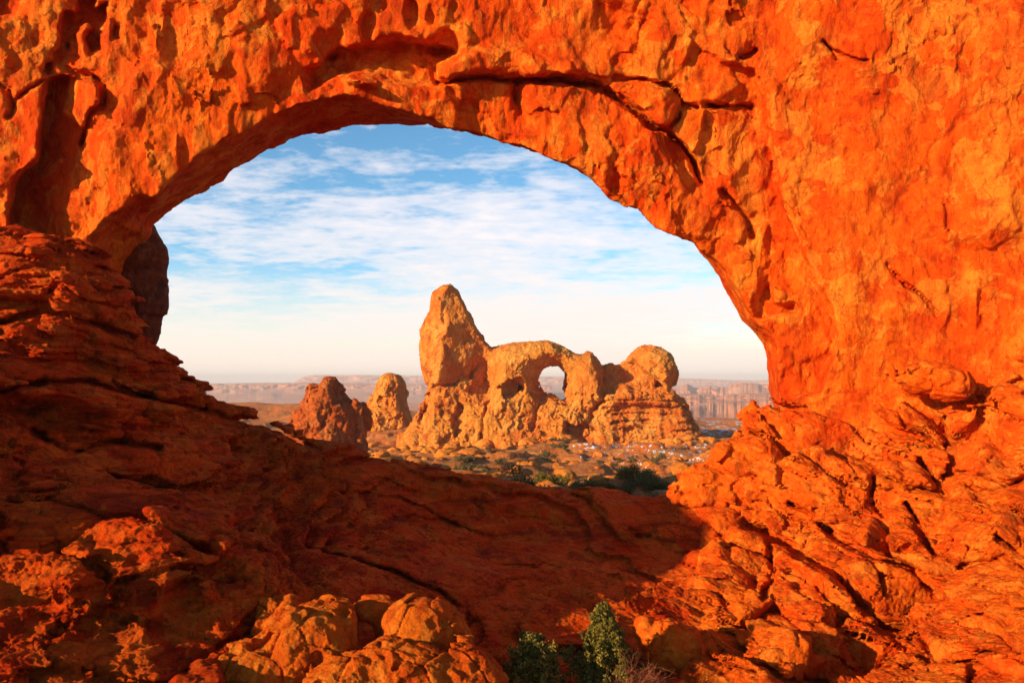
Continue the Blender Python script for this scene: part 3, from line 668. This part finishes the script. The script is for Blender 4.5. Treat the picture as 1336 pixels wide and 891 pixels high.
M_snow, nt, b = new_mat('snow'); b.inputs['Base Color'].default_value = (0.46, 0.48, 0.54, 1); b.inputs['Roughness'].default_value = 0.7
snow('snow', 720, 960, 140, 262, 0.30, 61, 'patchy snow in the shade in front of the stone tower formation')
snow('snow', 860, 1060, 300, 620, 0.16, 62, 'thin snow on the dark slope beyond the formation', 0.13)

# ================================================================== DISTANT FORMATIONS
def outline_field(poly, holes, d, hmax, rpx, feats=(), flare=0.0, zfl=0.0, namp=1.2, bed=0.6, seed=0, lean=0.0, ridge=None):
    sd = sd_poly(poly)
    for h in holes: sd = np.maximum(sd, -sd_poly(h))
    RF = relief(feats) if feats else None
    def f(p):
        x, y, z = p[:, 0], p[:, 1], p[:, 2]
        # outlines are laid out at distance d: x and z measured on that upright plane, so the solid keeps its own depth
        px = CX + F * x / d; py = HY - F * z / d
        s = samp(sd, px, py) * d / F; rr = rpx * d / F
        u = np.clip(-s / rr, 0, 1); H = hmax * np.sqrt(np.clip(1 - (1 - u) ** 2, 0, 1)) + flare * np.clip((zfl - z), 0, 40)
        if ridge:
            xr = np.interp(-py, [-a for _, a in ridge[0]][::-1], [b for b, _ in ridge[0]][::-1]); dx = (px - xr) * d / F
            Hr = ridge[3] - np.where(dx < 0, -dx * ridge[1], dx * ridge[2]); wt_ = sstep(660, 630, px) * sstep(545, 500, py)
            H = H * (1 - wt_) + wt_ * np.maximum(np.minimum(H * 1.3, Hr), 0.0)
        yc = y - d - lean * x
        out = np.maximum(s, np.abs(yc) - H) * 0.85
        near = np.abs(out) < 7
        if near.any():
            P = p[near]; Z = z[near]
            t = Z / 3.0 + fbm(P, 0.03, 2, seed=seed) * 1.5; i = np.floor(t); fr = t - i
            hs = _J[(i.astype(np.int32) * 37 + 11 + seed) & 32767][:, 0]
            east = sstep(770, 800, px[near]) if ridge else 0.0
            bd = (np.sqrt(np.clip(1 - (2 * fr - 1) ** 2, 0, 1)) - 0.8) * (0.4 + hs) * bed * sstep(2, -5, Z) * (0.35 + 1.3 * east)
            n = fbm(P, 0.07, 3, seed=seed + 1) * namp * 1.5 + fbm(P, 0.26, 3, seed=seed + 2, sc=(1, 1, .7)) * namp * 0.7
            n = n + fbm(P, 0.16, 3, seed=seed + 3, ridge=True, sc=(1.3, 1.3, 0.5)) * namp * 0.55 * sstep(2, -8, Z)
            d1, d2, ci = voronoi(P, 0.12, seed, (1, 1, 0.8)); n = n + ((ci - 0.5) * 1.0 + (sstep(0, .1, d2 - d1) - .9) * 0.5) * namp * sstep(4, -6, Z) * (1 - 0.6 * east) + bd
            n = n + fbm(P, 0.5, 3, seed=seed + 9, ridge=True, sc=(1.2, 1.2, 0.6)) * namp * 0.45 * sstep(4, -6, Z)
            n = n + scarps(P, 0.045, 5, seed + 12, (1, 1, 0.8), 0.9) * 1.0 * namp * (0.35 + 0.65 * sstep(8, -6, Z)) + scarps(P, 0.13, 4, seed + 13, (1, 1, 0.7), 0.9) * 0.45 * namp * sstep(10, -4, Z)
            if RF is not None: n = n - samp(RF, px[near] + fbm(P, 0.12, 3, seed=71) * 13, py[near] + fbm(P, 0.12, 3, seed=72) * 13) * (yc[near] < 0)
            out[near] -= n
        return np.maximum(out, -(z + 40))
    return f
TUR = [(537,640),(520,585),(530,566),(537,552),(547,532),(556,503),(552,490),(549,470),(547,448),(556,431),(561,408),(564,384),(576,374),(590,372),(598,379),(610,402),(620,425),(632,448),(642,453),(655,450),(668,446),(690,444),(715,444),(729,450),(747,460),(757,463),(765,459),(772,460),(778,467),(785,475),(796,471),(807,475),(817,470),(828,457),(846,451),(863,454),(876,467),(883,485),(882,499),(877,508),(878,514),(890,518),(896,532),(905,555),(914,576),(925,640)]
HOLE = [(702,496),(709,483),(717,477),(728,477),(737,487),(734,499),(734,516),(717,513),(706,517),(701,506)]
TF = [('blob', [(668, 508), (16, 14)], 9, 0), ('blob', [(628, 508), (15, 11)], 3, 0), ('poly', [(598,520),(612,528),(608,560),(600,570),(592,545)], 2.5, 3), ('poly', [(560,520),(566,540),(556,575),(548,560)], 2.5, 3), ('crack', [(640,520),(628,550),(632,575)], 3, 4), ('crack', [(700,530),(690,560)], 3, 4),
      ('poly', [(783,472),(826,470),(850,492),(862,505),(786,508)], 9, 4), ('crack', [(780,478),(783,510),(770,545)], 4, 4),
      ('poly', [(735,545),(765,552),(775,580),(735,575)], 5, 5), ('poly', [(775,512),(880,516),(880,524),(775,522)], -2.0, 4), ('crack', [(790,535),(850,530),(895,533)], 2.5, 3),
      ('poly', [(549,430),(575,395),(588,440),(580,500),(550,500)], -2.0, 4), ('crack', [(570,505),(600,498),(630,475)], 2, 3), ('crack', [(553,545),(572,505)], 2, 4),
      ('blob', [(850, 475), (28, 26)], -5.0, 0), ('crack', [(838,502),(860,508),(884,510)], 5, 5), ('poly', [(812,470),(822,474),(836,496),(850,508),(812,508)], 3, 3), ('crack', [(815,475),(835,490),(850,500)], 2, 3)]
def formation(empty_name, label, cat, fld, pxr, pyr, dr, step, regions, d, lip=1.5, sub=1, mat=None):
    v, q = nets(fld, pxr, pyr, dr, step, lip=lip)
    v, q = rock_detail(v, q, 1.2, 0.2, sub=sub, seed=70, flake=0.6)
    v = v.astype(f32); c = v[q].mean(1); px, py = proj(c)
    print(empty_name, len(v))
    if not regions:
        org = v.mean(0); org[2] = v[:, 2].min(); o = mk_mesh(empty_name, v, q, mat or M_far, origin=tuple(float(a) for a in org)); return tag(o, label, cat)
    root = tag(empty(empty_name, W3(730, 578, d)), label, cat)
    r = regions(px, py)
    for k in np.unique(r):
        nm = ('spire', 'window_arch', 'ledge_base', 'round_head')[k]
        v2, q2 = compact(v, q[r == k]); mk_mesh(nm, v2, q2, M_far, parent=root)
    return root
def treg(px, py):
    r = np.full(len(px), 2)
    r[(px < 640) & (py < 505)] = 0; r[(px >= 640) & (px < 790) & (py < 530)] = 1; r[(px >= 790) & (py < 512)] = 3; return r
formation('stone_tower_formation', 'tall leaning sandstone tower joined to a small rock window and a rounded head', 'rock formation',
          outline_field(TUR, [HOLE], 280, 15, 30, TF, flare=0.5, zfl=-14, namp=1.0, bed=1.3, seed=3, ridge=([(592, 370), (581, 392), (590, 425), (586, 445), (578, 480), (574, 505), (560, 560)], 0.75, 0.42, 12.5)), (505, 945), (360, 600), (240, 330), 1.6, treg, 280)
SP1 = [(370,640),(372,590),(385,560),(390,545),(394,532),(404,517),(407,505),(418,500),(425,494),(436,491),(441,500),(447,519),(462,533),(467,552),(466,575),(470,640)]
formation('rock_spire', 'crumbly pointed red rock spire nearest the sloping saddle', 'rock spire', outline_field(SP1, [], 190, 7, 28, flare=0.3, zfl=-8, namp=0.95, seed=5), (350, 490), (475, 600), (170, 215), 1.6, None, 190, mat=M_spire)
SP2 = [(455,640),(462,560),(466,533),(483,524),(490,501),(498,489),(509,485),(522,488),(529,500),(530,526),(537,541),(540,640)]
formation('rock_spire', 'smooth rounded dome topped rock spire standing between the red spire and the tower', 'rock spire', outline_field(SP2, [], 330, 10, 26, flare=0.3, zfl=-14, namp=1.1, seed=6), (445, 555), (475, 575), (300, 370), 1.6, None, 330)

# far mesas: cliff over talus, built at their true distance
M_mesa = rock_mat('mesa_rock', (0.62, 0.25, 0.13), (0.55, 0.19, 0.09), (0.72, 0.38, 0.22), (0.40, 0.17, 0.10), k=0.004, strata=0.2, varnish=0.1, cracks=0, bump=0.3)
def mesa(label, px0, px1, top, d, depth, talus, seed, var=1.5, n=420, soft=0.0):
    pp = np.linspace(px0, px1, n); P = np.stack([pp * 0.11, 0 * pp, 0 * pp], 1).astype(f32)
    tp = np.interp(pp, [a for a, _ in top], [b for _, b in top]) + fbm(P, 0.5, 4, seed=seed) * var
    but = fbm(P, 0.5, 5, 0.65, seed=seed + 1, ridge=True) + 0.8 * fbm(P, 0.12, 3, seed=seed + 2)
    prof = [(-talus, 0.0), (-talus * 0.6, 0.12), (-talus * 0.3, 0.30), (-0.1 * talus, 0.50), (-0.06 * talus, 0.62), (-0.04 * talus, 0.66), (0.0 * talus, 0.86), (0.04 * talus, 0.9), (0.08 * talus, 1.0), (depth * 0.5, 1.01), (depth, 1.0), (depth + talus, 0.0)]
    V = []; zb = -195.0; fk = np.linspace(0, len(prof) - 1, 60); po = np.interp(fk, range(len(prof)), [a for a, _ in prof]); ph = np.interp(fk, range(len(prof)), [b for _, b in prof])
    rise = np.clip((po + talus) / talus, 0, 1) ** 1.3; ph = np.where(po < 0, ph * (1 - soft) + soft * rise, ph)
    for o_, h in zip(po, ph):
        zt = (HY - tp) * d / F; z = zb + (zt - zb) * h; e = 1 if h < 1.0 or o_ < depth * 0.4 else 0
        Q3 = np.stack([(pp - CX) * d / F, np.full(n, d + o_), z * 5], 1).astype(f32)
        dd = d + o_ - e * talus * (0.03 * but + 0.06 * fbm(Q3, 1.5 / talus, 4, 0.6, seed=seed + 4) + 0.05 * fbm(Q3, 7.0 / talus, 3, seed=seed + 5, ridge=True))
        V.append(np.stack([(pp - CX) * dd / F, dd, z + fbm(Q3, 3.0 / talus, 3, seed=seed + 6) * (0.02 + 0.035 * soft) * talus * np.clip(h * 3, 0, 1) * np.clip((1 - h) * 4, 0, 1)], 1))
    V = np.concatenate(V); org = (float(V[:, 0].mean()), float(d), zb)
    o = mk_mesh('mesa', V, grid_faces(60, n), M_mesa, origin=org); return tag(o, label, 'mesa')
mesa('long flat pinkish mesa wall along the horizon behind the two spires', 190, 720, [(190, 502), (280, 501), (330, 500.5), (420, 500), (520, 501), (640, 501), (720, 503)], 7000, 1500, 1700, 81, 0.8, soft=0.35)
mesa('hazy blue mesa rising above the long pinkish wall', 385, 800, [(385, 498), (397, 491), (410, 489), (520, 489.5), (640, 491), (705, 491), (800, 492)], 12000, 2500, 1800, 82, 0.5)
mesa('pale far plateau on the horizon beyond the red canyon ridges', 780, 1120, [(780, 492), (880, 493), (960, 496), (1120, 497)], 13000, 2500, 1500, 83, 0.4)
mesa('reddish canyon ridge with broken buttes under the pale plateau', 860, 1120, [(860, 508), (885, 506), (897, 502), (906, 508), (925, 504), (940, 507), (965, 501), (1000, 502), (1120, 500)], 5200, 900, 1900, 84, 4.0, soft=0.75)
mesa('lower pink rock terrace below the buttes at the valley edge', 840, 1120, [(840, 522), (900, 517), (940, 519), (970, 516), (1120, 514)], 3200, 500, 1300, 85, 2.5, soft=0.9)

# ================================================================== PLANTS
def leafy_mesh(name, pts, size, rng, flat=0.0):
    """many small leaf sprigs (two crossed slim quads) at the points"""
    n = len(pts); pts = np.asarray(pts, f32)
    a = rng.normal(size=(n, 3)); a /= np.linalg.norm(a, axis=1)[:, None]; b_ = np.cross(a, rng.normal(size=(n, 3))); b_ /= np.linalg.norm(b_, axis=1)[:, None]
    s = (size * rng.uniform(0.6, 1.4, n))[:, None]
    c = pts; V = np.stack([c - a * s * .5 - b_ * s * .28, c + a * s * .5 - b_ * s * .2, c + a * s * .55 + b_ * s * .2, c - a * s * .45 + b_ * s * .28], 1).reshape(-1, 3)
    return V.astype(f32), np.arange(4 * n).reshape(-1, 4)
def tube(path, radii, sides=6):
    path = np.asarray(path, float); V = []; Fc = []
    for k, (p, r) in enumerate(zip(path, radii)):
        t = path[min(k + 1, len(path) - 1)] - path[max(k - 1, 0)]; t /= np.linalg.norm(t) + 1e-9
        u = np.cross(t, (0.3, 0.9, 0.1)); u /= np.linalg.norm(u) + 1e-9; v = np.cross(t, u)
        for j in range(sides):
            an = 2 * math.pi * j / sides; V.append(p + r * (math.cos(an) * u + math.sin(an) * v))
        if k:
            for j in range(sides):
                a = (k - 1) * sides + j; b2 = (k - 1) * sides + (j + 1) % sides; Fc.append((a, b2, b2 + sides, a + sides))
    return np.array(V), np.array(Fc)
def join(parts):
    V = []; Fc = []; n = 0
    for v, q in parts: V.append(v); Fc.append(q + n); n += len(v)
    return np.concatenate(V), np.concatenate(Fc)
def wiggle(p0, d0, L, n, rng, bend=0.35, up=0.0):
    p = [np.array(p0, float)]; d = np.array(d0, float); d /= np.linalg.norm(d)
    for _ in range(n):
        d = d + rng.normal(size=3) * bend / math.sqrt(n) + np.array([0, 0, up]); d /= np.linalg.norm(d); p.append(p[-1] + d * L / n)
    return np.array(p)
def leaf_mat(name, a, b2, c2):
    m, nt, b = new_mat(name); q = NB(nt); oi = q.n('ShaderNodeObjectInfo')
    c = q.mix(q.ramp(q.noise(3.0, 4), 0.4, 0.6), a + (1,), b2 + (1,)); c = q.mix(q.ramp(q.noise(14.0, 3), 0.5, 0.7), c, c2 + (1,))
    q.set(b.inputs['Base Color'], c); b.inputs['Roughness'].default_value = 0.7; b.inputs['Specular IOR Level'].default_value = 0.2; return m
M_jun = leaf_mat('juniper_leaf', (0.16, 0.12, 0.015), (0.06, 0.055, 0.008), (0.32, 0.21, 0.025))
M_shr = leaf_mat('scrub_leaf', (0.14, 0.105, 0.035), (0.07, 0.06, 0.022), (0.24, 0.17, 0.06))
M_twig = rock_mat('bark', (0.16, 0.07, 0.04), (0.10, 0.045, 0.03), (0.24, 0.13, 0.08), (0.05, 0.02, 0.015), k=8, varnish=0.4, cracks=0)
M_dry = rock_mat('dry_twig', (0.36, 0.11, 0.045), (0.24, 0.06, 0.03), (0.46, 0.2, 0.09), (0.10, 0.04, 0.03), k=8, varnish=0.3, cracks=0)
def juniper(loc, H, Wd, seed, label, conical=0.0, nb=330, leaf=0.06):
    rng = np.random.RandomState(seed); root = tag(empty('juniper_tree', loc), label, 'juniper tree')
    tr = wiggle((0, 0, -0.2), (0.05, 0, 1), H * 0.95, 8, rng, 0.12, 0.06); parts = [tube(tr, np.linspace(H * 0.045, 0.006, 9))]; pts = []
    for k in range(nb):
        h = rng.uniform(0.04, 0.97) ** (1.15 if conical else 0.9); a = rng.uniform(0, 6.283)
        w_ = Wd * 0.5 * ((1 - h) ** 0.85 if conical else math.sqrt(max(0.03, 1 - (h * 1.05) ** 2.2)) ) * rng.uniform(0.5, 1.2) * (0.75 + 0.35 * math.sin(3 * a + seed) * (1 - 0.5 * conical))
        s = tr[min(8, int(h * 8))]; 
        br = wiggle(s, (math.cos(a), math.sin(a), 0.35 + 0.5 * conical * 0), max(w_, 0.05), 4, rng, 0.5, 0.02)
        if k % 3 == 0: parts.append(tube(br, np.linspace(0.014, 0.004, 5), 4))
        m = 70; 
        for q_ in (br[2], br[3], br[4]):
            pts.append(q_ + rng.normal(size=(m // 3, 3)) * (0.045, 0.045, 0.05))
        pts.append(br[4] + rng.normal(size=(26, 3)) * (0.03, 0.03, 0.045) + (0, 0, 0.03))
    v, q = join(parts); mk_mesh('trunk', v, q, M_twig, origin=(0, 0, 0)).parent = root
    v, q = leafy_mesh('f', np.concatenate(pts), leaf, rng); mk_mesh('crown', v, q, M_jun, smooth=False, origin=(0, 0, 0)).parent = root
    return root
def gz1(x, y): return float(gsamp(GIMG, np.array([x], f32), np.array([y], f32))[0])
def W(px, py, d): return W3(px, py, d)
j1 = W(690, 905, 15.0); juniper((j1[0], j1[1], j1[2]), 1.55, 1.45, 3, 'bushy round juniper growing right of the pitted boulder')
j2 = W(787, 893, 15.6); juniper((j2[0], j2[1], j2[2]), 2.25, 2.4, 5, 'pointed conical juniper growing between the round juniper and the leafless bush', conical=1.0, nb=420)
def dry_bush(loc, Rr, seed, label, name='leafless_bush', n=70, th=0.006, mat=None):
    rng = np.random.RandomState(seed); parts = []
    for k in range(n):
        a = rng.uniform(0, 6.283); e = rng.uniform(0.2, 1.3); d = (math.cos(a) * math.cos(e), math.sin(a) * math.cos(e), math.sin(e))
        st = wiggle((0, 0, -0.05 * Rr), d, Rr * rng.uniform(.6, 1.1), 5, rng, 0.5); parts.append(tube(st, np.linspace(th * 1.6, th * .5, 6), 3))
        for m in range(7):
            i = rng.randint(1, 6); tw = wiggle(st[i], np.array(d) + rng.normal(size=3) * 0.8, Rr * rng.uniform(.15, .4), 3, rng, 0.6); parts.append(tube(tw, np.linspace(th * .8, th * .3, 4), 3))
    v, q = join(parts); o = mk_mesh(name, v, q, mat or M_dry, origin=(0, 0, 0)); o.location = loc; return tag(o, label, 'bush')
b3 = W(822, 912, 15.0); dry_bush(b3, 1.0, 8, 'reddish leafless bush spreading below the pointed juniper', n=170)

# scrub and rocks on the desert floor: each one its own object
def gpt(px, d): 
    x = (px - CX) * d / F; return x, d, float(ground_z(np.array([x]), np.array([d]))[0])
shr = []
for k in range(6):
    rng = np.random.RandomState(100 + k); n = 900
    lob = rng.normal(size=(9, 3)) * (0.5, 0.5, 0.22) + (0, 0, 0.45); c = lob[rng.randint(0, 9, n)] + rng.normal(size=(n, 3)) * (0.22, 0.22, 0.18); c[:, 2] = np.abs(c[:, 2])
    v, q = leafy_mesh('s', c, 0.15, rng); me = mk_mesh('shrub', v, q, M_shr, smooth=False, origin=(0, 0, 0)); shr.append(me)
stn = []
for k in range(5):
    rng = np.random.RandomState(200 + k); bm_v, bm_q = nets(lambda p, s=k: np.sqrt(((p - np.array([0, 10, 0], f32)) ** 2 * np.array([1, 1.4, 2.2], f32)).sum(1)) - 1 - fbm(p, 0.9, 3, seed=s) * 0.55, (500, 836), (330, 660), (8.2, 12), 9.0)
    bm_v = bm_v - np.array([0, 10, 0], f32); stn.append(mk_mesh('rock', bm_v, bm_q, M_far, origin=(0, 0, 0)))
def scatter(protos, n, pxr, dr, sz, group, lab, cat, seed, occ=None):
    rng = np.random.RandomState(seed); out = []
    while len(out) < n:
        d = math.exp(rng.uniform(math.log(dr[0]), math.log(dr[1]))); px = rng.uniform(*pxr)
        if occ and not occ(px, d, rng): continue
        pr = protos[rng.randint(len(protos))]; o = pr if pr.get('category') is None else pr.copy()
        if o is not pr: SC.collection.objects.link(o)
        o.location = gpt(px, d); s = rng.uniform(*sz) * (1 + 0.5 * (rng.rand() > 0.85)); o.scale = (s * rng.uniform(.8, 1.3), s, s * rng.uniform(.7, 1.1)); o.rotation_euler = (0, 0, rng.uniform(0, 6.28))
        tag(o, lab, cat, group); out.append(o)
    return out
def clump(px, d, rng): return fbm(np.array([[(px - CX) * d / F, d, 0]], f32), 0.05, 2, seed=91)[0] > -0.18 * (rng.rand() < 0.5)
scatter(shr, 290, (370, 1010), (48, 330), (0.4, 1.25), 'desert scrub on the floor behind the saddle', 'low grey green desert shrub on the red floor beyond the saddle', 'shrub', 1, clump)
scatter(stn, 220, (400, 930), (80, 285), (0.5, 1.8), 'loose rocks on the desert floor', 'loose reddish rock lying on the desert floor', 'rock', 2)
scatter(stn, 60, (520, 925), (236, 262), (1.2, 3.2), 'fallen blocks below the stone tower', 'fallen sandstone block at the foot of the stone tower formation', 'rock', 7)
def big_bush(px, py, d, sz, label, seed):
    rng = np.random.RandomState(seed); n = 5200; lob = rng.normal(size=(22, 3)) * (0.85, 0.6, 0.4) + (0, 0, 0.8); c = lob[rng.randint(0, 22, n)] + rng.normal(size=(n, 3)) * (0.26, 0.26, 0.22); c[:, 2] = np.abs(c[:, 2])
    v, q = leafy_mesh('s', c, 0.12, rng); o = mk_mesh('juniper_bush', v, q, M_jun, smooth=False, origin=(0, 0, 0)); o.location = gpt(px, d); o.scale = (sz,) * 3; tag(o, label, 'bush')
big_bush(590, 607, 75, 1.55, 'dark juniper bush just behind the saddle rim, below the tower', 31)
big_bush(690, 612, 78, 1.75, 'widest dark juniper bush behind the saddle rim, below the rock window', 32)
big_bush(655, 612, 70, 0.9, 'low dark bush between the two junipers on the saddle rim', 33)
big_bush(720, 600, 95, 1.3, 'sunlit green juniper bush behind the widest dark one', 34)
big_bush(845, 625, 80, 1.2, 'shaded juniper bush near the end of the sill', 35)
for k_, (bx_, bd_, bs_) in enumerate([(540, 66, 0.8), (620, 64, 0.9), (735, 66, 1.0), (768, 72, 1.1), (800, 68, 1.0), (822, 84, 0.9), (775, 58, 0.7), (860, 70, 0.8), (705, 60, 0.7)]):
    big_bush(bx_, 620, bd_, bs_, 'dark low juniper in the shaded strip of brush behind the saddle rim', 40 + k_)
    bpy.context.scene.collection.objects[-1]['group'] = 'low junipers in the shade behind the saddle rim'
x, y, z = gpt(482, 78)
def dead_tree(loc, H, seed, label):
    rng = np.random.RandomState(seed); parts = []
    def grow(p, d, L, r, lev):
        st = wiggle(p, d, L, 5, rng, 0.5, 0.03); parts.append(tube(st, np.linspace(r, r * .45, 6), 5))
        if lev == 0: return
        for k in range(4): grow(st[rng.randint(2, 6)], (st[-1] - st[0]) / L + rng.normal(size=3) * 0.75, L * rng.uniform(.45, .7), r * .5, lev - 1)
    for k in range(3): grow((0, 0, -.2), rng.normal(size=3) * .4 + (0, 0, 1), H * .55, H * 0.035, 3)
    v, q = join(parts); o = mk_mesh('dead_tree', v, q, M_twig, origin=(0, 0, 0)); o.location = loc; return tag(o, label, 'dead tree')
dead_tree((x, y, z), 3.4, 12, 'bare dead tree standing behind the saddle in front of the spires')

# ================================================================== AIR
hb = 18500.0
V = np.array([(-hb, -500, -200.0), (hb, -500, -200.0), (hb, 18500, -200.0), (-hb, 18500, -200.0), (-hb, -500, 105.0), (hb, -500, 105.0), (hb, 18500, 105.0), (-hb, 18500, 105.0)])
Fb = np.array([(0, 3, 2, 1), (4, 5, 6, 7), (0, 1, 5, 4), (1, 2, 6, 5), (2, 3, 7, 6), (3, 0, 4, 7)])
mh = bpy.data.materials.new('haze'); mh.use_nodes = True; nt = mh.node_tree; nt.nodes.clear(); out = nt.nodes.new('ShaderNodeOutputMaterial'); pv = nt.nodes.new('ShaderNodeVolumePrincipled')
pv.inputs['Density'].default_value = 0.000085; pv.inputs['Color'].default_value = (0.95, 0.90, 0.92, 1); pv.inputs['Anisotropy'].default_value = 0.0
nt.links.new(pv.outputs[0], out.inputs['Volume'])
tag(mk_mesh('haze', V, Fb, mh, smooth=False), 'pale air between the arch and the far mesas', 'haze', kind='stuff')
